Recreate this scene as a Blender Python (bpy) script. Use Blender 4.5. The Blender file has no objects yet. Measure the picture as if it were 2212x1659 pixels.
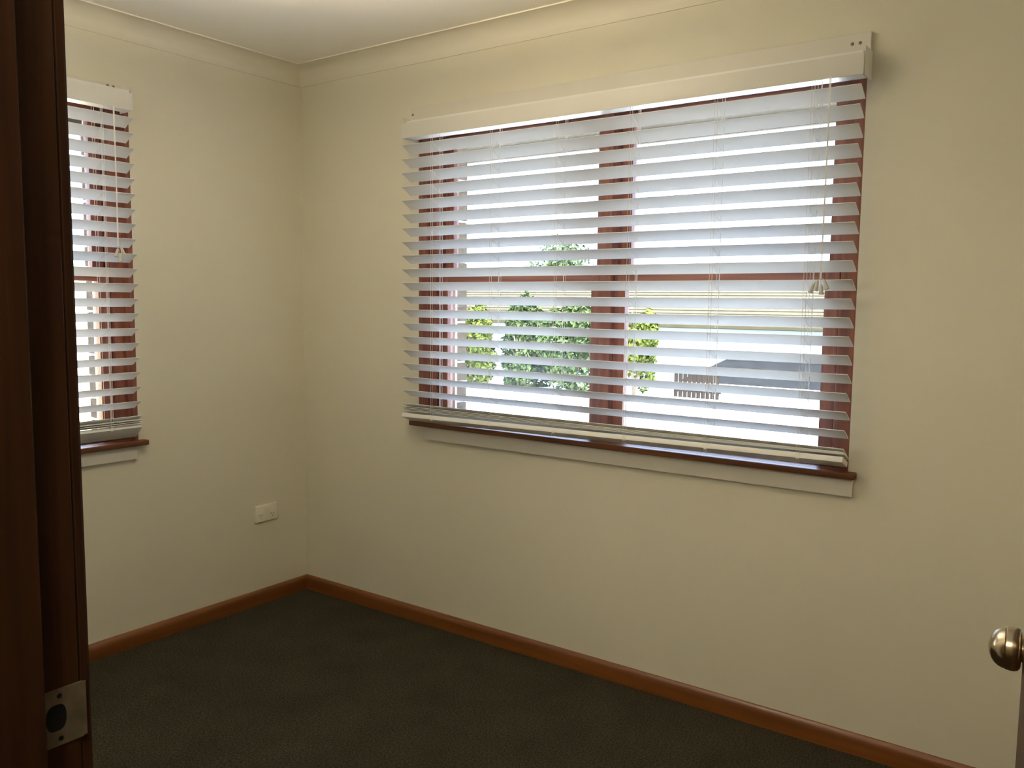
import bpy, bmesh, math, random
from mathutils import Vector, Matrix
random.seed(7)
sc = bpy.context.scene
COL = sc.collection
PI = math.pi

# ------------------------------------------------------------------ camera
yaw, pitch, roll, FPX = -0.6242, -0.0959, 0.0104, 1837.3
F = Vector((math.cos(pitch)*math.sin(yaw), math.cos(pitch)*math.cos(yaw), math.sin(pitch)))
R = Vector((math.cos(yaw), -math.sin(yaw), 0.0))
U = R.cross(F)
R2 = R*math.cos(roll) + U*math.sin(roll)
U2 = -R*math.sin(roll) + U*math.cos(roll)
cd = bpy.data.cameras.new('camera')
cam = bpy.data.objects.new('camera', cd)
COL.objects.link(cam)
M = Matrix(((R2.x, U2.x, -F.x), (R2.y, U2.y, -F.y), (R2.z, U2.z, -F.z))).to_4x4()
M.translation = Vector((3.1069, -2.6508, 1.3701))
cam.matrix_world = M
cd.sensor_fit = 'HORIZONTAL'
cd.sensor_width = 36.0
cd.lens = FPX/2212*36.0
cd.clip_start = 0.02
sc.camera = cam

# ------------------------------------------------------------------ world, sun, exposure
w = bpy.data.worlds.new('sky')
sc.world = w
w.use_nodes = True
bg = w.node_tree.nodes['Background']
bg.inputs['Color'].default_value = (0.53, 0.68, 1.0, 1)
bg.inputs['Strength'].default_value = 9.4
sd = bpy.data.lights.new('sun', 'SUN')
sd.energy = 62
sd.angle = math.radians(0.6)
sd.color = (1.0, 0.975, 0.95)
sun = bpy.data.objects.new('sun', sd)
COL.objects.link(sun)
sun.rotation_euler = Vector((0.42, -0.2, 0.88)).to_track_quat('Z', 'Y').to_euler()
sun.location = (3, -2, 8)
LAMP_POS = (1.38, -1.22, 2.20)
LAMP_POWER = 2.6
LAMP_COL = (1.0, 0.83, 0.58)
sc.view_settings.view_transform = 'Standard'
sc.view_settings.look = 'None'
sc.view_settings.exposure = 0.0
sc.view_settings.gamma = 1.0
sc.view_settings.use_curve_mapping = False
sc.cycles.max_bounces = 10
sc.cycles.diffuse_bounces = 6
sc.cycles.transparent_max_bounces = 16
sc.cycles.sample_clamp_indirect = 0.0

# ------------------------------------------------------------------ materials
def mat(name, col, rough=0.5, metal=0.0, spec=0.5, noise=None, bump=None, grain=None, coat=0.0):
    m = bpy.data.materials.new(name)
    m.use_nodes = True
    nt = m.node_tree
    b = nt.nodes['Principled BSDF']
    b.inputs['Base Color'].default_value = (*col, 1)
    b.inputs['Roughness'].default_value = rough
    b.inputs['Metallic'].default_value = metal
    b.inputs['Specular IOR Level'].default_value = spec
    b.inputs['Coat Weight'].default_value = coat
    b.inputs['Coat Roughness'].default_value = 0.2
    tc = nt.nodes.new('ShaderNodeTexCoord')
    def ramp(src, c0, c1, lo=0.3, hi=0.7):
        r = nt.nodes.new('ShaderNodeValToRGB')
        r.color_ramp.elements[0].position = lo
        r.color_ramp.elements[1].position = hi
        r.color_ramp.elements[0].color = (*c0, 1)
        r.color_ramp.elements[1].color = (*c1, 1)
        nt.links.new(src, r.inputs['Fac'])
        return r.outputs['Color']
    if noise:                      # (scale, colour 2, detail)
        n = nt.nodes.new('ShaderNodeTexNoise')
        n.inputs['Scale'].default_value = noise[0]
        n.inputs['Detail'].default_value = noise[2]
        nt.links.new(tc.outputs['Object'], n.inputs['Vector'])
        nt.links.new(ramp(n.outputs['Fac'], col, noise[1]), b.inputs['Base Color'])
    if grain:                      # (axis, colour 2, scale, contrast lo, hi)
        mp = nt.nodes.new('ShaderNodeMapping')
        s = [grain[2]]*3
        s['xyz'.index(grain[0])] = grain[2]*0.045
        mp.inputs['Scale'].default_value = s
        nt.links.new(tc.outputs['Object'], mp.inputs['Vector'])
        n = nt.nodes.new('ShaderNodeTexNoise')
        n.inputs['Scale'].default_value = 1.0
        n.inputs['Detail'].default_value = 6
        n.inputs['Distortion'].default_value = 0.4
        nt.links.new(mp.outputs['Vector'], n.inputs['Vector'])
        nt.links.new(ramp(n.outputs['Fac'], col, grain[1], grain[3], grain[4]), b.inputs['Base Color'])
    if bump:                       # (scale, strength, distance)
        n = nt.nodes.new('ShaderNodeTexNoise')
        n.inputs['Scale'].default_value = bump[0]
        n.inputs['Detail'].default_value = 3
        nt.links.new(tc.outputs['Object'], n.inputs['Vector'])
        bp = nt.nodes.new('ShaderNodeBump')
        bp.inputs['Strength'].default_value = bump[1]
        bp.inputs['Distance'].default_value = bump[2]
        nt.links.new(n.outputs['Fac'], bp.inputs['Height'])
        nt.links.new(bp.outputs['Normal'], b.inputs['Normal'])
    return m

M_wall = mat('wall_paint', (0.72, 0.685, 0.56), 0.75, noise=(1.6, (0.735, 0.70, 0.575), 2), bump=(160, 0.10, 0.002))
M_ceil = mat('ceiling_paint', (0.90, 0.875, 0.81), 0.85, bump=(120, 0.08, 0.002))
M_cove = mat('cornice_paint', (0.72, 0.685, 0.575), 0.6, bump=(60, 0.05, 0.002))
M_trimw = mat('painted_board', (0.66, 0.63, 0.56), 0.45, noise=(9, (0.69, 0.66, 0.58), 3), bump=(40, 0.08, 0.001))
M_slat = mat('blind_white', (0.80, 0.80, 0.785), 0.38, noise=(5, (0.78, 0.78, 0.76), 2))
M_val = mat('valance_white', (0.70, 0.68, 0.62), 0.4)
M_cord = mat('cord_white', (0.80, 0.79, 0.75), 0.8)
M_tass = mat('tassel_plastic', (0.55, 0.55, 0.50), 0.35)
M_skx = mat('skirting_timber_x', (0.13, 0.036, 0.006), 0.42, grain=('x', (0.235, 0.078, 0.015), 26, 0.25, 0.7), coat=0.3)
M_sky = mat('skirting_timber_y', (0.13, 0.036, 0.006), 0.42, grain=('y', (0.235, 0.078, 0.015), 26, 0.25, 0.7), coat=0.3)
M_ced = mat('cedar_upright', (0.15, 0.045, 0.027), 0.45, grain=('z', (0.31, 0.105, 0.060), 60, 0.3, 0.75), coat=0.3)
M_cedx = mat('cedar_rail', (0.15, 0.045, 0.025), 0.42, grain=('x', (0.31, 0.108, 0.058), 60, 0.3, 0.75), coat=0.3)
M_sill = mat('sill_timber', (0.10, 0.030, 0.010), 0.44, spec=0.5, grain=('x', (0.25, 0.085, 0.028), 60, 0.3, 0.75), coat=0.0)
M_jamb = mat('jamb_timber', (0.036, 0.014, 0.005), 0.5, spec=0.3, grain=('z', (0.085, 0.034, 0.012), 70, 0.3, 0.8), coat=0.1, bump=(90, 0.15, 0.001))
M_plate = mat('strike_metal', (0.22, 0.19, 0.135), 0.55, metal=0.5, noise=(60, (0.34, 0.29, 0.21), 3))
M_black = mat('dark_void', (0.006, 0.006, 0.008), 0.9)
M_knob = mat('satin_nickel', (0.62, 0.52, 0.38), 0.22, metal=1.0)
M_out = mat('outlet_plastic', (0.82, 0.79, 0.68), 0.35)
M_slot = mat('socket_shadow', (0.16, 0.14, 0.11), 0.7)
M_screw = mat('screw_metal', (0.22, 0.19, 0.15), 0.5, metal=0.7)
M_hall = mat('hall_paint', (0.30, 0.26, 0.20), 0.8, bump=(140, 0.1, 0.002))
M_lampm = mat('lamp_rim', (0.5, 0.4, 0.22), 0.35, metal=1.0)
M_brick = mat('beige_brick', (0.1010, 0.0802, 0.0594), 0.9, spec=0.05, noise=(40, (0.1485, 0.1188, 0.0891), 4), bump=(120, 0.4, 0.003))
M_mortar = mat('mortar', (0.46, 0.43, 0.38), 0.95, bump=(200, 0.4, 0.003))
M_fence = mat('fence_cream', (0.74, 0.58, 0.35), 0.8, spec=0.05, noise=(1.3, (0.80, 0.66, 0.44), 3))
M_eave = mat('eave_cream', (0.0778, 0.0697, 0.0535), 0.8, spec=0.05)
M_conc = mat('pale_concrete', (0.62, 0.62, 0.61), 0.9, noise=(1.5, (0.70, 0.70, 0.69), 5), bump=(30, 0.3, 0.01))
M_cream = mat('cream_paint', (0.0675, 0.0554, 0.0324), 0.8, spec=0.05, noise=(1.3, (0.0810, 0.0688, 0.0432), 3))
M_white = mat('white_paint_outdoor', (0.80, 0.80, 0.78), 0.6)
M_tile = mat('cream_roof_tile', (0.0459, 0.0405, 0.0292), 0.9, spec=0.02, noise=(4, (0.0594, 0.0527, 0.0386), 4))
M_grey = mat('grey_roof_sheet', (0.0089, 0.0092, 0.0101), 0.9, spec=0.0, noise=(3, (0.0131, 0.0136, 0.0149), 3))
M_pal = mat('paling_timber', (0.0130, 0.0095, 0.0073), 0.9, spec=0.0, grain=('z', (0.0257, 0.0189, 0.0143), 30, 0.3, 0.7))
M_bark = mat('bark', (0.13, 0.09, 0.06), 0.9, noise=(30, (0.20, 0.15, 0.10), 4))
M_leafA = mat('leaf_bright', (0.0486, 0.0675, 0.0121), 0.8, spec=0.05, noise=(3, (0.0837, 0.0972, 0.0175), 3))
M_leafB = mat('leaf_dark', (0.0265, 0.0435, 0.0170), 0.8, spec=0.05, noise=(3, (0.0559, 0.0776, 0.0279), 3))

def carpet():
    m = mat('carpet', (0.018, 0.018, 0.012), 0.95, spec=0.1)
    nt = m.node_tree; b = nt.nodes['Principled BSDF']
    tc = nt.nodes.new('ShaderNodeTexCoord')
    n1 = nt.nodes.new('ShaderNodeTexNoise'); n1.inputs['Scale'].default_value = 170; n1.inputs['Detail'].default_value = 4
    n2 = nt.nodes.new('ShaderNodeTexNoise'); n2.inputs['Scale'].default_value = 5; n2.inputs['Detail'].default_value = 3
    for n in (n1, n2): nt.links.new(tc.outputs['Object'], n.inputs['Vector'])
    r = nt.nodes.new('ShaderNodeValToRGB')
    r.color_ramp.elements[0].position = 0.36; r.color_ramp.elements[0].color = (0.023, 0.020, 0.0135, 1)
    r.color_ramp.elements[1].position = 0.66; r.color_ramp.elements[1].color = (0.074, 0.065, 0.044, 1)
    nt.links.new(n1.outputs['Fac'], r.inputs['Fac'])
    r2 = nt.nodes.new('ShaderNodeValToRGB')
    r2.color_ramp.elements[0].position = 0.3; r2.color_ramp.elements[0].color = (0.85, 0.85, 0.85, 1)
    r2.color_ramp.elements[1].position = 0.7; r2.color_ramp.elements[1].color = (1.1, 1.1, 1.1, 1)
    nt.links.new(n2.outputs['Fac'], r2.inputs['Fac'])
    mx = nt.nodes.new('ShaderNodeMix'); mx.data_type = 'RGBA'; mx.blend_type = 'MULTIPLY'; mx.inputs[0].default_value = 1
    nt.links.new(r.outputs['Color'], mx.inputs[6]); nt.links.new(r2.outputs['Color'], mx.inputs[7])
    nt.links.new(mx.outputs[2], b.inputs['Base Color'])
    bp = nt.nodes.new('ShaderNodeBump'); bp.inputs['Strength'].default_value = 0.8; bp.inputs['Distance'].default_value = 0.006
    nt.links.new(n1.outputs['Fac'], bp.inputs['Height']); nt.links.new(bp.outputs['Normal'], b.inputs['Normal'])
    return m
M_carpet = carpet()

def glass():
    m = bpy.data.materials.new('window_glass'); m.use_nodes = True
    nt = m.node_tree; nt.nodes.clear()
    o = nt.nodes.new('ShaderNodeOutputMaterial')
    t = nt.nodes.new('ShaderNodeBsdfTransparent'); t.inputs['Color'].default_value = (0.93, 0.95, 0.94, 1)
    g = nt.nodes.new('ShaderNodeBsdfGlossy'); g.inputs['Roughness'].default_value = 0.02
    fr = nt.nodes.new('ShaderNodeFresnel'); fr.inputs['IOR'].default_value = 1.45
    mx = nt.nodes.new('ShaderNodeMixShader')
    nt.links.new(fr.outputs[0], mx.inputs[0]); nt.links.new(t.outputs[0], mx.inputs[1]); nt.links.new(g.outputs[0], mx.inputs[2])
    nt.links.new(mx.outputs[0], o.inputs['Surface'])
    return m
M_glass = glass()

def lampglass():
    m = bpy.data.materials.new('lamp_opal_glass'); m.use_nodes = True
    nt = m.node_tree; nt.nodes.clear()
    o = nt.nodes.new('ShaderNodeOutputMaterial')
    e = nt.nodes.new('ShaderNodeEmission'); e.inputs['Color'].default_value = (*LAMP_COL, 1); e.inputs['Strength'].default_value = 1.5
    nt.links.new(e.outputs[0], o.inputs['Surface'])
    return m
M_opal = lampglass()

# ------------------------------------------------------------------ helpers
class MB:
    """collects shapes, then links them as ONE mesh object"""
    def __init__(s): s.v = []; s.f = []
    def raw(s, v, f):
        o = len(s.v); s.v += [tuple(p) for p in v]; s.f += [tuple(i+o for i in q) for q in f]; return s
    def box(s, x0, x1, y0, y1, z0, z1, b=0.0):
        if b <= 0:
            v = [(x, y, z) for x in (x0, x1) for y in (y0, y1) for z in (z0, z1)]
            return s.raw(v, [(0,1,3,2),(4,6,7,5),(0,4,5,1),(2,3,7,6),(0,2,6,4),(1,5,7,3)])
        bm = bmesh.new()
        bmesh.ops.create_cube(bm, size=1)
        for q in bm.verts:
            q.co = Vector(((x0+x1)/2+q.co.x*(x1-x0), (y0+y1)/2+q.co.y*(y1-y0), (z0+z1)/2+q.co.z*(z1-z0)))
        bmesh.ops.bevel(bm, geom=bm.edges[:], offset=b, segments=2, affect='EDGES', profile=0.6)
        return s.bm(bm)
    def bm(s, bm):
        bm.verts.ensure_lookup_table(); bm.verts.index_update()
        v = [p.co[:] for p in bm.verts]; f = [[q.index for q in g.verts] for g in bm.faces]
        bm.free(); return s.raw(v, f)
    def tube(s, pts, r, n=6, close=True):
        pts = [Vector(p) for p in pts]; rings = []
        for i, p in enumerate(pts):
            d = (pts[min(i+1, len(pts)-1)]-pts[max(i-1, 0)]).normalized()
            a = d.cross(Vector((0, 0, 1)) if abs(d.z) < 0.9 else Vector((0, 1, 0))).normalized(); b = d.cross(a)
            rr = r[i] if isinstance(r, (list, tuple)) else r
            rings.append([p+(a*math.cos(2*PI*k/n)+b*math.sin(2*PI*k/n))*rr for k in range(n)])
        v = [q for g in rings for q in g]
        f = [(i*n+k, i*n+(k+1) % n, (i+1)*n+(k+1) % n, (i+1)*n+k) for i in range(len(pts)-1) for k in range(n)]
        if close: f += [tuple(range(n))[::-1], tuple((len(pts)-1)*n+k for k in range(n))]
        return s.raw(v, f)
    def lathe(s, prof, origin, axis, n=32):
        ax = Vector(axis).normalized(); o = Vector(origin)
        a = ax.cross(Vector((0, 0, 1)) if abs(ax.z) < 0.9 else Vector((1, 0, 0))).normalized(); b = ax.cross(a)
        v = []; f = []
        for (h, r) in prof:
            v += [o+ax*h+(a*math.cos(2*PI*k/n)+b*math.sin(2*PI*k/n))*r for k in range(n)]
        for i in range(len(prof)-1):
            f += [(i*n+k, i*n+(k+1) % n, (i+1)*n+(k+1) % n, (i+1)*n+k) for k in range(n)]
        f += [tuple(range(n)), tuple((len(prof)-1)*n+k for k in range(n))[::-1]]
        return s.raw(v, f)
    def build(s, name, m, parent=None, smooth=False, loc=None):
        me = bpy.data.meshes.new(name); me.from_pydata(s.v, [], s.f); me.validate(); me.update()
        bm = bmesh.new(); bm.from_mesh(me); bmesh.ops.recalc_face_normals(bm, faces=bm.faces[:]); bm.to_mesh(me); bm.free()
        me.materials.append(m)
        if smooth:
            for p in me.polygons: p.use_smooth = True
            me.set_sharp_from_angle(angle=math.radians(38))
        o = bpy.data.objects.new(name, me); COL.objects.link(o)
        if parent: o.parent = parent
        if loc: o.location = loc
        return o

def tag(o, label, cat, group=None):
    o['label'] = label; o['category'] = cat
    if group: o['group'] = group
    return o
def struct(o, label=None, cat=None):
    o['kind'] = 'structure'
    if label: o['label'] = label
    if cat: o['category'] = cat
    return o
def empty(name, loc=(0, 0, 0), rz=0.0):
    o = bpy.data.objects.new(name, None); COL.objects.link(o)
    o.location = loc; o.rotation_euler = (0, 0, rz); o.empty_display_size = 0.1
    return o
def copy_of(o, parent, loc=None):
    c = o.copy(); COL.objects.link(c); c.parent = parent
    if loc is not None: c.location = loc
    return c

# ------------------------------------------------------------------ room shell
RX, RY, H = 3.26, -2.2417, 2.40           # right wall x, door wall y, ceiling height
WT = 0.25                                 # outer wall thickness
# openings (u0, u1, z0, z1) in each wall's own run
W1 = (0.717, 2.452, 0.852, 2.063)
W2 = (-1.770, -0.8335, 0.800, 2.105)      # along y

def wall_with_hole(name, u0, u1, z0, z1, hole, v0, v1, rot, m):
    mb = MB()
    a, b, c, d = hole
    mb.box(u0, a, v0, v1, z0, z1).box(b, u1, v0, v1, z0, z1).box(a, b, v0, v1, z0, c).box(a, b, v0, v1, d, z1)
    o = mb.build(name, m)
    o.rotation_euler = (0, 0, rot)
    return o
struct(wall_with_hole('wall_back', 0.0, RX, 0.0, H, W1, 0.0, 0.12, 0.0, M_wall), 'cream painted wall with the wide double window', 'wall')
struct(wall_with_hole('wall_left', RY, 0.12, 0.0, H, W2, 0.0, 0.12, PI/2, M_wall), 'cream painted wall with the narrower window and power outlet', 'wall')
struct(MB().box(RX, RX+0.12, RY-0.11, 0.12, 0, H).build('wall_right', M_wall), 'cream painted wall behind the open door', 'wall')
JX0, JX1, DH = 2.287, 3.136, 2.04         # door opening
mb = MB().box(-0.12, JX0-0.022, RY-0.11, RY, 0, H).box(JX1+0.022, RX, RY-0.11, RY, 0, H).box(JX0-0.022, JX1+0.022, RY-0.11, RY, DH+0.022, H)
struct(mb.build('wall_front', M_wall), 'cream painted wall pierced by the doorway', 'wall')
struct(MB().box(-0.12, RX+1.2, -4.3, 0.12, -0.10, 0.0).build('floor', M_carpet), 'dark grey green carpeted floor', 'floor')
struct(MB().box(-0.30, RX+1.3, -4.4, 0.30, H, H+0.15).build('ceiling', M_ceil), 'off white plaster ceiling', 'ceiling')
# hall round the photographer
struct(MB().box(1.10, 1.20, -4.3, RY-0.11, 0, H).build('wall_hall_left', M_hall), 'dim hallway wall left of the doorway', 'wall')
struct(MB().box(RX+1.1, RX+1.2, -4.3, RY-0.11, 0, H).build('wall_hall_right', M_hall), 'dim hallway wall right of the doorway', 'wall')
struct(MB().box(1.10, RX+1.2, -4.4, -4.3, 0, H).build('wall_hall_rear', M_hall), 'dim hallway wall facing the doorway', 'wall')
struct(MB().box(RX+0.0, RX+1.2, RY-0.11, RY-0.01, 0, H).build('wall_hall_front', M_hall), 'dim hallway wall beside the room', 'wall')

# outer brick skin with a return at each window
def outer_skin(name, u0, u1, hole, rot, label):
    a, b, c, d = hole
    mb = MB()
    z0 = -0.6
    mb.box(u0, a-0.006, 0.145, WT-0.006, z0, H).box(b+0.006, u1, 0.145, WT-0.006, z0, H)
    mb.box(a-0.006, b+0.006, 0.145, WT-0.006, z0, c-0.01).box(a-0.006, b+0.006, 0.145, WT-0.006, d, H)
    root = mb.build(name, M_mortar); root.rotation_euler = (0, 0, rot)
    struct(root, label, 'wall')
    bk = {}
    for side in (0, 1):
        for i in range(15):
            zz = c-0.03+i*0.086
            if zz+0.076 > d: break
            ln = 0.110 if i % 2 else 0.225
            x0, x1 = (a-ln, a) if side == 0 else (b, b+ln)
            key = (side, i % 2)
            if key not in bk:
                bk[key] = MB().box(x0, x1, 0.143, WT, 0, 0.076, 0.004).build('brick', M_brick, root); bk[key].location = (0, 0, zz)
            else:
                copy_of(bk[key], root, (0, 0, zz))
    return root
outer_skin('wall_outer_back', -0.25, RX+0.12, (0.772, 2.397, 0.80, 2.06), 0.0, 'beige brick outer wall behind the wide window')
outer_skin('wall_outer_left', -4.3, 0.25, (-1.715, -0.889, 0.75, 2.10), PI/2, 'beige brick outer wall behind the narrow window')

# cornice (cove) and skirting, mitred
def sweep(name, prof, u0, u1, rot, mit0, mit1, m, ext=None):
    """prof = (distance from wall, z); wall run along local x at y=0, room on the -y side"""
    v = []
    for (d, z) in prof: v.append((u0+(d if mit0 else 0), -d, z))
    for (d, z) in prof: v.append((u1-(d if mit1 else 0), -d, z))
    n = len(prof)
    f = [(i, (i+1) % n, n+(i+1) % n, n+i) for i in range(n)] + [tuple(range(n)), tuple(range(2*n-1, n-1, -1))]
    o = MB().raw(v, f).build(name, m, smooth=True); o.rotation_euler = (0, 0, rot[0]); o.location = rot[1]
    return struct(o, *ext) if ext else struct(o)
CP, CZ = 0.0959, 2.328
cove = [(0.0, CZ), (0.004, CZ), (0.005, CZ+0.006)]
for k in range(0, 13):                      # concave quarter bulging towards the wall and ceiling
    t = k/12*PI/2
    cove.append((0.006+(CP-0.012)*(1-math.cos(t)), CZ+0.009+(H-CZ-0.014)*math.sin(t)))
cove += [(CP, H-0.005), (CP, H), (0.0, H)]
sweep('trim_1', cove, 0, RX, (0, (0, 0, 0)), True, True, M_cove, ('cream coved cornice above the wide window', 'cornice'))
sweep('trim_2', cove, RY, 0, (PI/2, (0, 0, 0)), True, True, M_cove, ('cream coved cornice above the narrow window', 'cornice'))
sweep('trim_3', cove, -RX, 0, (PI, (0, RY, 0)), True, True, M_cove, ('cream coved cornice above the doorway', 'cornice'))
sweep('trim_4', cove, 0, -RY, (-PI/2, (RX, 0, 0)), True, True, M_cove, ('cream coved cornice on the right wall', 'cornice'))
SH = 0.0645
sk = [(0, 0), (0.017, 0), (0.0175, 0.040), (0.0155, 0.052), (0.0115, 0.060), (0.006, SH), (0, SH)]
sweep('baseboard_back', sk, 0, RX, (0, (0, 0, 0)), True, True, M_skx, ('orange brown stained timber skirting under the wide window', 'skirting'))
sweep('baseboard_left', sk, RY, 0, (PI/2, (0, 0, 0)), True, True, M_skx, ('orange brown stained timber skirting under the power outlet', 'skirting'))
sweep('baseboard_right', sk, 0, -RY, (-PI/2, (RX, 0, 0)), True, True, M_skx, ('orange brown stained timber skirting behind the door', 'skirting'))
sweep('baseboard_front', sk, -(JX0-0.075), 0, (PI, (0, RY, 0)), False, True, M_skx, ('orange brown stained timber skirting beside the doorway', 'skirting'))

# ------------------------------------------------------------------ windows (local frame: x along wall, +y outwards)
def sash(root, name, g0, g1, z0, z1, v0, v1, st, zb, zt, first):
    """stiles st wide, rails from zb0..z0 and z1..zt around glass g0..g1 x z0..z1"""
    e = MB()
    e.box(g0-st, g0, v0, v1, zb, zt, 0.002).box(g1, g1+st, v0, v1, zb, zt, 0.002)
    o = e.build(name, M_ced, root)
    r = MB().box(g0, g1, v0+0.001, v1-0.001, zb, z0, 0.002).build('rail', M_cedx, o)
    r = MB().box(g0, g1, v0+0.001, v1-0.001, z1, zt, 0.002).build('rail', M_cedx, o)
    vm = (v0+v1)/2+0.003
    MB().box(g0-0.004, g1+0.004, vm-0.002, vm+0.002, z0-0.004, z1+0.004).build('glass', M_glass, o)
    return o
def window(name, op, panes, rot, zmid, label, boards):
    a, b, zs, zh = op                       # opening; zs is sill underside
    root = empty(name, (0, 0, 0), rot)
    struct(root, label, 'window')
    sill_top = zs+0.020
    fr = MB()
    fr.box(a, a+0.018, 0.0, 0.14, sill_top, zh).box(b-0.018, b, 0.0, 0.14, sill_top, zh).box(a+0.018, b-0.018, 0.0, 0.14, zh-0.018, zh)
    MB.box(fr, a+0.018, a+0.059, 0.040, 0.138, sill_top, zh-0.018, 0.002)
    MB.box(fr, b-0.059, b-0.018, 0.040, 0.138, sill_top, zh-0.018, 0.002)
    fr.build('frame', M_ced, root)
    MB().box(a+0.059, b-0.059, 0.045, 0.26, zs-0.01, sill_top, 0.002).build('outer_sill', M_cedx, root)
    zb, zt = sill_top+0.001, zh-0.020
    for i, (g0, g1) in enumerate(panes):
        sash(root, 'lower_sash', g0, g1, zb+0.011, zmid-0.022, 0.055, 0.088, 0.044 if len(panes) > 1 else 0.044, zb, zmid+0.022, i == 0)
        sash(root, 'upper_sash', g0, g1, zmid+0.024, zt-0.033, 0.092, 0.125, 0.044, zmid-0.022, zt, i == 0)
    if len(panes) == 2:
        m0, m1 = panes[0][1]+0.047, panes[1][0]-0.047
        MB().box(m0, m1, 0.035, 0.138, sill_top, zh-0.018, 0.003).build('mullion', M_ced, root)
    # interior stool board with horns, painted apron and head board
    su0, su1 = boards['sill']
    MB().box(su0, su1, -0.034, 0.0, zs, sill_top, 0.004).box(a, b, -0.001, 0.058, zs, sill_top).build('sill', M_sill, root)
    au0, au1 = boards['apron']
    MB().box(au0, au1, -0.016, 0.0, boards['apron_z'], zs, 0.003).build('apron', M_trimw, root)
    hu0, hu1, hz0, hz1 = boards['head']
    MB().box(hu0, hu1, -0.018, 0.0, hz0, hz1, 0.0025).build('head_board', M_trimw, root)
    hb = root.children[-1]
    for sx in (hu0+0.012, hu1-0.030, hu1-0.052):
        MB().lathe([(0, 0.0050), (0.0012, 0.0044), (0.0018, 0.001)], (sx, -0.018, (hz0+hz1)/2+0.004), (0, -1, 0), 10).build('screw', M_screw, hb)
    MB().box(a+0.056, a+0.082, 0.139, 0.150, sill_top, zh-0.03).box(b-0.082, b-0.056, 0.139, 0.150, sill_top, zh-0.03).build('screen_bead', M_white, root)
    return root
window('window_1', W1, [(0.826, 1.510), (1.650, 2.343)], 0.0, 1.459, 'red brown cedar double window behind the wide blind',
       dict(sill=(0.690, 2.478), apron=(0.752, 2.470), apron_z=0.796, head=(0.688, 2.4625, 2.086, 2.152)))
window('window_2', W2, [(-1.661, -0.9425)], PI/2, 1.455, 'red brown cedar sash window behind the narrow blind',
       dict(sill=(-1.80, -0.8085), apron=(-1.76, -0.8465), apron_z=0.747, head=(-1.79, -0.868, 2.13, 2.155)))

# ------------------------------------------------------------------ venetian blinds (same local frame)
def slat_mesh(length, W=0.063, T=0.0028, dz=0.0312, camber=0.0016):
    ang = math.asin(dz/W); n = 6; top = []; bot = []
    for i in range(n+1):
        s = -W/2+W*i/n
        c = camber*(1-(2*s/W)**2)
        top.append((s, c+T/2)); bot.append((s, c-T/2))
    top[0] = (top[0][0]+0.0007, top[0][1]-0.0005); top[-1] = (top[-1][0]-0.0007, top[-1][1]-0.0005)
    bot[0] = (bot[0][0]+0.0007, bot[0][1]+0.0005); bot[-1] = (bot[-1][0]-0.0007, bot[-1][1]+0.0005)
    prof = top+bot[::-1]
    # front (room side, -y) is high, back is low
    P = [(s*math.cos(ang)+c*math.sin(ang), -s*math.sin(ang)+c*math.cos(ang)) for s, c in prof]
    m = len(P); v = [(0, y, z) for y, z in P]+[(length, y, z) for y, z in P]
    f = [(i, (i+1) % m, m+(i+1) % m, m+i) for i in range(m)]+[tuple(range(m)), tuple(range(2*m-1, m-1, -1))]
    return v, f
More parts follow.
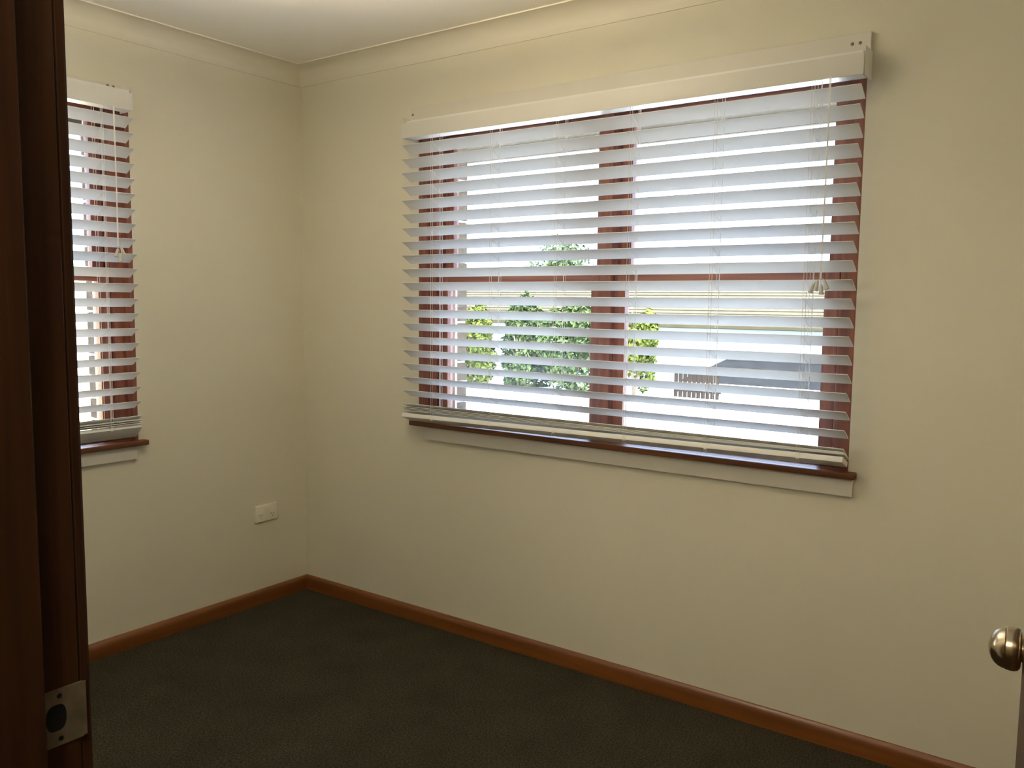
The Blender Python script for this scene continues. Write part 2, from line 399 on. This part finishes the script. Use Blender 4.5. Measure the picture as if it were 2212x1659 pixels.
def blind(u0, u1, z_first, pitch, n, rot, label, ladders, cordx, tz, val, brk, rail, stack, tassels, skew=0.0):
    root = empty('venetian_blind', (0, 0, 0), rot)
    tag(root, label, 'blind', 'white venetian blinds')
    VB, VF = -0.0285, -0.085
    vm = (VB+VF)/2
    L = u1-u0
    v, f = slat_mesh(L)
    zc = [z_first+0.0004-0.0156-i*pitch for i in range(n)]
    base = MB().raw(v, f).build('slat', M_slat, root, smooth=True, loc=(u0, vm, zc[0]))
    for i in range(1, n):
        s = copy_of(base, root, (u0+random.uniform(-0.0012, 0.0012), vm+random.uniform(-0.0008, 0.0008), zc[i]))
        s.rotation_euler = (random.uniform(-0.012, 0.012), 0, 0)
    # slats resting in a stack on the bottom rail, nearly closed up
    v, f = slat_mesh(L, dz=0.002)
    sb = None
    for k, (zz, tilt) in enumerate(stack):
        if sb is None:
            sb = MB().raw(v, f).build('slat', M_slat, root, smooth=True, loc=(u0, vm, zz))
            s = sb
        else:
            s = copy_of(sb, root, (u0+0.001*k, vm+0.0006*k, zz))
        s.rotation_euler = (tilt, -skew*(k+1)/(len(stack)+1), 0)
    # bottom rail: thick trapezoid lath
    rz, rt, tilt = rail
    mb = MB().box(0, L, -0.0315, 0.0315, -rt/2, rt/2, 0.003)
    o = mb.build('bottom_rail', M_slat, root, smooth=True, loc=(u0, vm, rz)); o.rotation_euler = (tilt, -skew, 0)
    for lx in ladders: MB().lathe([(0, 0.006), (0.003, 0.005), (0.004, 0.001)], (lx-u0, -0.027, -rt/2), (0, 0, -1), 10).build('cord_plug', M_cord, o)
    # headrail box and valance board
    v0, v1, vz0, vz1 = val
    hr = MB()
    hr.box(v0+0.012, v1-0.006, -0.079, -0.077, vz0+0.004, vz1-0.004).box(v0+0.012, v1-0.006, -0.030, -0.028, vz0+0.004, vz1-0.004)
    hr.box(v0+0.012, v1-0.006, -0.079, -0.028, vz0+0.002, vz0+0.004)
    hr.box(v0+0.012, v1-0.006, -0.079, -0.0006, vz1+0.001, vz1+0.009)  # top plate added to block daylight leaking up behind the headrail
    hr.build('headrail', M_slat, root)
    MB().box(v0, v1, -0.091, -0.084, vz0, vz1, 0.002).build('valance', M_val, root, smooth=True)
    for bx in brk:
        b = MB().box(bx-0.0012, bx+0.0012, -0.083, -0.0005, vz0, vz1+0.022, 0.0005)
        o = b.build('bracket', M_slat, root)
    # ladder cords
    zb = rz
    for lx in ladders:
        mb = MB()
        for dx in (-0.0045, 0.0045):
            mb.tube([(lx+dx, -0.0868, vz0+0.01), (lx+dx, -0.0870, zb)], 0.00065, 5)
            mb.tube([(lx+dx, -0.0262, vz0+0.01), (lx+dx, -0.0262, zb)], 0.00065, 5)
        for z in zc:
            mb.tube([(lx-0.0045, -0.0868, z+0.0124), (lx+0.0045, -0.0262, z-0.0184)], 0.0006, 4)
            mb.tube([(lx+0.0045, -0.0868, z+0.0124), (lx-0.0045, -0.0262, z-0.0184)], 0.0006, 4)
        mb.build('ladder_cord', M_cord, root)
        MB().tube([(lx+0.016, vm, vz0+0.01), (lx+0.016, vm, zb)], 0.0009, 5).build('lift_cord', M_cord, root)
    # pull cords with tassels
    mb = MB()
    for dx in (-0.0022, 0.0, 0.0022):
        mb.tube([(cordx+dx, -0.0935, vz0+0.004), (cordx+dx*0.6, -0.0955, (vz0+tz)/2), (cordx-0.002+dx, -0.0965, tz+0.012)], 0.0009, 5)
    pc = mb.build('pull_cord', M_cord, root)
    for (tx, tzz, ax, sc_) in tassels:
        a = Vector((ax, -0.05, -1)).normalized(); p = Vector((cordx+tx, -0.104, tz+tzz))
        mb = MB().lathe([(0, 0.0022), (0.004, 0.0042), (0.011, 0.0050), (0.020, 0.0062), (0.027, 0.0075), (0.030, 0.0078), (0.031, 0.006)], p, a, 12)
        mb.tube([p, Vector((cordx-0.002, -0.097, tz+0.014))], 0.0009, 5)
        mb.build('tassel', M_tass, pc, smooth=True)
    return root
LAD = [0.862, 1.155, 1.445, 1.735, 2.030, 2.326]
blind(0.699, 2.457, 1.9925, 0.0548, 20, 0.0, 'wide white venetian blind hanging across the double window on the right', LAD,
      2.375, 1.435, (0.712, 2.464, 2.0165, 2.076), (0.705, 2.4637), (0.8910, 0.018, -0.40),
      [(0.9270, -0.36), (0.9212, -0.36), (0.9154, -0.37), (0.9096, -0.38)],
      [(-0.018, 0.0, -0.35, 1), (-0.008, 0.006, -0.15, 1), (0.010, 0.010, 0.35, 1), (0.002, -0.004, 0.1, 1)], 0.010)
blind(-1.775, -0.864, 2.032, 0.0553, 21, PI/2, 'narrower white venetian blind at the left, partly hidden by the door jamb', [-1.66, -1.32, -0.985],
      -0.943, 1.545, (-1.78, -0.868, 2.056, 2.120), (-1.782, -0.866), (0.866, 0.016, -0.75),
      [(0.9080, -0.03), (0.9020, 0.0), (0.8960, 0.02)],
      [(-0.008, 0.004, -0.3, 1), (0.006, 0.010, 0.3, 1), (0.0, -0.012, 0.0, 1)])

# ------------------------------------------------------------------ power outlet on left wall
root = empty('power_outlet', (0, -0.236, 0.375)); root.rotation_euler = (0, 0, PI/2)
tag(root, 'small cream power outlet low on the left wall near the corner', 'outlet')
MB().box(-0.060, 0.060, -0.009, 0.0, 0.0, 0.074, 0.0025).build('faceplate', M_out, root, smooth=True)
for x in (-0.032, 0.032):
    sl = MB()
    for (dx, a) in ((-0.006, 0.5), (0.006, -0.5)):
        c, s = math.cos(a), math.sin(a)
        v = []
        for (px, pz) in ((-0.0011, -0.0042), (0.0011, -0.0042), (0.0011, 0.0042), (-0.0011, 0.0042)):
            v.append((x+dx+px*c-pz*s, 0, 0.030+px*s+pz*c))
        sl.raw([(p[0], -0.0093, p[2]) for p in v]+[(p[0], -0.0087, p[2]) for p in v], [(0,1,2,3),(4,5,6,7),(0,1,5,4),(1,2,6,5),(2,3,7,6),(3,0,4,7)])
    sl.box(x-0.0011, x+0.0011, -0.0093, -0.0087, 0.014, 0.022)
    sl.build('socket_slots', M_slot, root)
for x in (-0.014, 0.014):
    MB().box(x-0.005, x+0.005, -0.0125, -0.009, 0.046, 0.062, 0.0015).build('rocker_switch', M_out, root)

# ------------------------------------------------------------------ doorway: jambs, stops, architraves, strike plate
def frame_side(name, x, sgn, label):
    """sgn=-1: jamb whose visible face looks +x; timber lies on the -x side"""
    root = MB().box(min(x, x+sgn*0.020), max(x, x+sgn*0.020), RY-0.112, RY, 0.0, DH+0.02, 0.0015).build(name, M_jamb)
    struct(root, label, 'door frame')
    s0, s1 = sorted((x, x-sgn*0.012))
    MB().box(s0, s1, RY-0.112, RY-0.038, 0.0, DH, 0.002).build('door_stop', M_jamb, root)
    a0, a1 = sorted((x+sgn*0.001, x+sgn*0.066))
    MB().box(a0, a1, RY, RY+0.012, 0.0, DH+0.065, 0.003).build('architrave', M_jamb, root)
    MB().box(a0, a1, RY-0.124, RY-0.112, 0.0, DH+0.065, 0.003).build('architrave', M_jamb, root)
    return root
jl = frame_side('trim_5', JX0, -1, 'dark brown timber door jamb at the left edge of the picture')
jr = frame_side('trim_6', JX1, 1, 'dark brown timber door jamb on the hinge side')
hd = MB().box(JX0, JX1, RY-0.112, RY, DH, DH+0.02, 0.0015).build('trim_7', M_jamb)
struct(hd, 'dark brown timber door head', 'door frame')
MB().box(JX0, JX1, RY, RY+0.012, DH+0.001, DH+0.065, 0.003).build('architrave', M_jamb, hd)
MB().box(JX0+0.012, JX1-0.012, RY-0.112, RY-0.038, DH-0.012, DH, 0.002).build('door_stop', M_jamb, hd)
# strike plate: a plate with a D shaped hole, local (y, z) on plane x = JX0
def strike():
    y0, y1, z0, z1 = -2.2790, -2.2395, 0.9345, 0.9915
    bm = bmesh.new()
    outer = [(y0, z0), (y1, z0), (y1, z1), (y0, z1)]
    hc = (-2.2655, 0.963)
    hole = []
    N = 28
    for k in range(N):
        t = 2*PI*k/N
        yy = hc[0]+0.0100*math.cos(t)*abs(math.cos(t))**-0.3 if abs(math.cos(t)) > 1e-6 else hc[0]
        zz = hc[1]+0.0135*math.sin(t)*(abs(math.sin(t))**-0.2 if abs(math.sin(t)) > 1e-6 else 1)
        hole.append((yy, zz))
    def ring(pts): return [bm.verts.new((0, p[0], p[1])) for p in pts]
    ov = ring(outer); hv = ring(hole)
    es = [bm.edges.new((ov[i], ov[(i+1) % 4])) for i in range(4)]+[bm.edges.new((hv[i], hv[(i+1) % N])) for i in range(N)]
    bmesh.ops.triangle_fill(bm, use_beauty=True, edges=es)
    for fc in [q for q in bm.faces if (q.calc_center_median().y-hc[0])**2/0.009**2+(q.calc_center_median().z-hc[1])**2/0.012**2 < 1]:
        bm.faces.remove(fc)
    g = bmesh.ops.extrude_face_region(bm, geom=bm.faces[:])
    for q in g['geom']:
        if isinstance(q, bmesh.types.BMVert): q.co.x += 0.0013
    mb = MB().bm(bm)
    # curved lip past the edge of the jamb
    mb.box(0.0, 0.0013, y1, y1+0.0035, z0+0.001, z1-0.001)
    p = mb.build('strike_plate', M_plate, jl, loc=(JX0, 0, 0)); p['label'] = 'dull metal strike plate with dark latch hole'
    MB().box(-0.004, 0.0004, hc[0]-0.0110, hc[0]+0.0110, hc[1]-0.0145, hc[1]+0.0145).build('latch_hole', M_black, p)
    for zz in (z0+0.007, z1-0.007):
        MB().lathe([(0, 0.0025), (0.0006, 0.0022), (0.0008, 0.0005)], (0.0013, -2.262, zz), (1, 0, 0), 12).build('screw', M_black, p)
strike()

# door leaf standing open at the right edge: hall-side face looks -x
LE = Vector((3.0262, -1.4130, 0)); HG = Vector((3.0975, -2.2300, 0))
d = (LE-HG).normalized()
ang = math.atan2(d.y, d.x)
leaf = MB().box(0.0, 0.820, -0.035, 0.0, 0.012, DH-0.004, 0.0015)
door = leaf.build('door_1', M_jamb); struct(door, 'dark brown timber door standing open at the right edge', 'door')
door.location = HG; door.rotation_euler = (0, 0, ang)
kn = [(0.0, 0.027), (0.0015, 0.027), (0.002, 0.014), (0.003, 0.014), (0.0035, 0.0215), (0.006, 0.0250), (0.0095, 0.0263), (0.0145, 0.0264), (0.0195, 0.0256), (0.0203, 0.0246), (0.0213, 0.0251),
      (0.0265, 0.0232), (0.031, 0.0200), (0.0345, 0.0155), (0.0370, 0.0100), (0.0384, 0.004), (0.0387, 0.0008)]
# local frame: leaf runs +x, face at local y=0 looks +y (world -x)
k = MB().lathe(kn, (0.820-0.060, 0.0, 0.954), (0, 1, 0), 48).build('door_knob', M_knob, door, smooth=True)
k['label'] = 'satin metal round knob'
k2 = MB().lathe(kn, (0.820-0.060, -0.035, 0.954), (0, -1, 0), 48).build('door_knob', M_knob, door, smooth=True)
for hz in (0.25, 1.02, 1.80):
    MB().tube([(-0.004, -0.036, hz-0.05), (-0.004, -0.036, hz+0.05)], 0.006, 10).build('hinge', M_knob, door)

# ------------------------------------------------------------------ ceiling light (above the frame, lights the room)
lt = empty('ceiling_lamp', (LAMP_POS[0], LAMP_POS[1], H))
tag(lt, 'round opal glass bowl lamp on a short rod in the middle of the ceiling', 'lamp')
MB().lathe([(0, 0.06), (0.014, 0.06), (0.022, 0.045), (0.024, 0.009), (0.150, 0.009), (0.152, 0.03), (0.160, 0.03)], (0, 0, 0), (0, 0, -1), 40).build('base', M_lampm, lt, smooth=True)
MB().lathe([(0.200, 0.004), (0.205, 0.06), (0.190, 0.115), (0.160, 0.150), (0.160, 0.156), (0.192, 0.122), (0.210, 0.064), (0.206, 0.004)], (0, 0, 0), (0, 0, -1), 40).build('glass_shade', M_opal, lt, smooth=True)
ld = bpy.data.lights.new('lamp_light', 'POINT'); ld.energy = LAMP_POWER; ld.color = LAMP_COL; ld.shadow_soft_size = 0.09
lo = bpy.data.objects.new('lamp_light', ld); COL.objects.link(lo); lo.location = (0, 0, LAMP_POS[2]-H-0.0); lo.parent = lt
lo.location = (0, 0, -0.30)
bl = bpy.data.lights.new('bulb_light', 'POINT'); bl.energy = 54.0; bl.color = LAMP_COL; bl.shadow_soft_size = 0.02
bo = bpy.data.objects.new('bulb_light', bl); COL.objects.link(bo); bo.parent = lt; bo.location = (0.03, 0, -0.181)

# unseen hallway lamp, added as fill to brighten the lower walls
hl = empty('hall_fill_lamp', (2.66, -3.12, H))
tag(hl, 'added round opal fill lamp, unseen, on the hallway ceiling', 'lamp')
MB().lathe([(0, 0.13), (0.012, 0.13), (0.018, 0.12)], (0, 0, 0), (0, 0, -1), 40).build('base', M_lampm, hl, smooth=True)
MB().lathe([(0.016, 0.115), (0.030, 0.120), (0.050, 0.112), (0.070, 0.08), (0.080, 0.01)], (0, 0, 0), (0, 0, -1), 40).build('glass_shade', M_opal, hl, smooth=True)
l2 = bpy.data.lights.new('hall_fill_light', 'POINT'); l2.energy = 31.0; l2.color = LAMP_COL; l2.shadow_soft_size = 0.12
o2 = bpy.data.objects.new('hall_fill_light', l2); COL.objects.link(o2); o2.parent = hl; o2.location = (0, 0, -0.22)

# ------------------------------------------------------------------ outside
GZ = -0.55
struct(MB().box(-14, 14, 0.25, 14.5, GZ-0.2, GZ).box(-14, -0.25, -6, 0.25, GZ-0.2, GZ).build('ground', M_conc), 'sunlit pale concrete ground outside the windows', 'ground')
struct(MB().box(-40, 40, 14.5, 60, -2.9, -2.7).build('ground_lower', M_leafB), 'grass beyond the concrete yard', 'ground')
# eaves with fascia and gutter
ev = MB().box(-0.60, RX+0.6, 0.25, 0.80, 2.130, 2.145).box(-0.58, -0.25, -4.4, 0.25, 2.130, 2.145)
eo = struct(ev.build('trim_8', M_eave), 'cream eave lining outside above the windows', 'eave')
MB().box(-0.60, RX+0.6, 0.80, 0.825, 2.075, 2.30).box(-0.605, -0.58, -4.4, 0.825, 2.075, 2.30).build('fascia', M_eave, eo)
struct(MB().box(-0.62, RX+1.3, -4.4, 0.85, H+0.15, H+0.20).build('roof_deck', M_grey), 'roof over the room', 'roof')

def house():
    r = empty('neighbour_house', (-16.0, 26.0, -2.7))
    tag(r, 'distant white house with a long cream tiled roof beyond the yard', 'house')
    MB().box(-18, 14, 0.6, 9.5, 0, 3.25).build('wall', M_white, r)
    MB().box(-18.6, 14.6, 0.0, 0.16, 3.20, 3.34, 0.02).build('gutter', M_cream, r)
    for i in range(13):
        z0 = 3.34+i*0.115; y0 = 0.02+i*0.33
        xa, xb = -18.6+i*0.2, 14.6-i*0.2
        MB().raw([(xa, y0, z0), (xb, y0, z0), (xb, y0, z0+0.05), (xa, y0, z0+0.05), (xa, y0+0.37, z0+0.14), (xb, y0+0.37, z0+0.14)],
                 [(0,1,2,3), (3,2,5,4), (0,1,5,4), (0,3,4), (1,2,5)]).build('tile_course', M_tile, r)
    for x in (-12.0, -7.0, -1.0):
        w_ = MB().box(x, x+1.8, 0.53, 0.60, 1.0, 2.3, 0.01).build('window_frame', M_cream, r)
        MB().box(x+0.08, x+1.72, 0.52, 0.54, 1.08, 2.22).build('pane', M_glass, w_)
house()
def garage():
    r = empty('garage', (-6.9, 19.0, -2.7))
    tag(r, 'low garage with a dark grey hip roof beyond the yard', 'garage')
    MB().box(0.2, 5.6, 0.3, 5.0, 0, 1.92).build('wall', M_white, r)
    MB().raw([(0, 0, 1.92), (5.8, 0, 1.92), (5.8, 5.3, 1.92), (0, 5.3, 1.92), (0.9, 2.2, 2.64), (4.9, 2.2, 2.64)],
             [(0,1,5,4), (1,2,5), (2,3,4,5), (3,0,4), (0,1,2,3)]).build('roof', M_grey, r)
    MB().box(-0.05, 5.85, -0.08, 0.02, 1.84, 1.95, 0.01).build('gutter', M_white, r)
garage()
def paling_fence():
    r = empty('paling_fence', (-4.45, 13.6, GZ))
    tag(r, 'weathered brown paling fence between the bushes and the garage', 'fence')
    base = None
    for i in range(10):
        if base is None: base = MB().box(0, 0.085, 0, 0.02, 0, 0.60, 0.004).build('paling', M_pal, r, loc=(0, 0, 0))
        else:
            c = copy_of(base, r, (i*0.10, random.uniform(-0.006, 0.006), 0)); c.scale = (1, 1, random.uniform(0.93, 1.06))
    MB().box(0, 1.0, 0.03, 0.07, 0.12, 0.18).build('rail', M_pal, r)
paling_fence()

def foliage_mesh(n, rx, ry, rz, size, seed):
    rd = random.Random(seed); mb = MB(); blobs = []
    for k in range(9):
        a = rd.uniform(0, 2*PI); q = rd.uniform(0.15, 0.75)
        blobs.append((math.cos(a)*q*rx, math.sin(a)*q*ry, rd.uniform(0.25, 0.95)*rz*1.2, rd.uniform(0.35, 0.6)))
    for i in range(n):
        b = rd.choice(blobs)
        d_ = Vector((rd.gauss(0, 1), rd.gauss(0, 1), rd.gauss(0, 1))).normalized()*(rd.uniform(0.6, 1.0))
        p = Vector((b[0]+d_.x*b[3]*rx, b[1]+d_.y*b[3]*ry, max(0.02, b[2]+d_.z*b[3]*rz)))
        nrm = (d_+Vector((rd.gauss(0, .5), rd.gauss(0, .5), rd.gauss(0, .5)))).normalized()
        a = nrm.orthogonal().normalized(); c = nrm.cross(a); t = rd.uniform(0, 2*PI)
        u = a*math.cos(t)+c*math.sin(t); v_ = nrm.cross(u); s = size*rd.uniform(0.6, 1.3)
        mb.raw([p-u*s, p+v_*s*0.45+nrm*s*0.12, p+u*s, p-v_*s*0.45+nrm*s*0.12], [(0, 1, 2, 3)])
    return mb
def shrub(name, loc, rx, ry, rz, n, size, m, label, cat, seed, trunk=0.0):
    r = empty(name, loc); tag(r, label, cat, 'greenery across the yard')
    st = MB(); rd = random.Random(seed+5)
    for k in range(5):
        a = rd.uniform(0, 2*PI)
        st.tube([(0, 0, 0), (0.12*rx*math.cos(a), 0.12*ry*math.sin(a), trunk+rz*0.4), (0.5*rx*math.cos(a), 0.5*ry*math.sin(a), trunk+rz*0.9)],
                [0.05+trunk*0.03, 0.035+trunk*0.015, 0.012], 6)
    st.build('trunk' if trunk else 'stems', M_bark, r)
    fo = foliage_mesh(n, rx, ry, rz, size, seed).build('foliage', m, r); fo['kind'] = 'stuff'; fo.location = (0, 0, trunk)
SB = [(-9.45, 13.1, 0.66, 0.6, 1.50, M_leafA, 'bright yellow green bush at the far left of the yard'),
      (-8.05, 13.2, 0.66, 0.6, 1.62, M_leafB, 'dark green bush seen through the left half of the left panes'),
      (-6.65, 13.2, 0.66, 0.6, 1.60, M_leafB, 'dark green bush seen through the right half of the left panes'),
      (-5.15, 13.2, 0.60, 0.6, 1.60, M_leafA, 'bright green bush just right of the window mullion')]
for i, (x, y, rx, ry, rz, m, lb) in enumerate(SB):
    shrub('garden_bush', (x, y, GZ), rx, ry, rz*0.8, 5200, 0.075, m, lb, 'bush', 20+i)
shrub('garden_tree', (-23.0, 37.5, -2.7), 2.2, 2.2, 1.7, 1800, 0.14, M_leafB, 'leafy tree rising behind the cream tiled roof', 'tree', 40, trunk=5.2)
shrub('garden_tree', (-16.5, 39.0, -2.7), 2.4, 2.2, 1.5, 1800, 0.15, M_leafA, 'light green distant tree behind the roof, right of the darker tree', 'tree', 41, trunk=3.9)

# cream board fence outside the narrow window
def board_fence():
    r = empty('board_fence', (-3.0, -4.0, GZ))
    tag(r, 'tall cream painted board fence outside the narrow left window', 'fence')
    base = None
    for i in range(14):
        z = i*0.154
        if base is None: base = MB().box(-0.02, 0.0, 0, 7.5, 0, 0.150, 0.004).build('board', M_fence, r, loc=(0, 0, z))
        else: copy_of(base, r, (random.uniform(-0.003, 0.003), 0, z))
    pb = None
    for y in (0.1, 1.9, 3.7, 5.5, 7.3):
        if pb is None: pb = MB().box(-0.11, -0.023, 0, 0.09, 0, 2.15, 0.004).build('post', M_fence, r, loc=(0, y, 0))
        else: copy_of(pb, r, (0, y, 0))
board_fence()
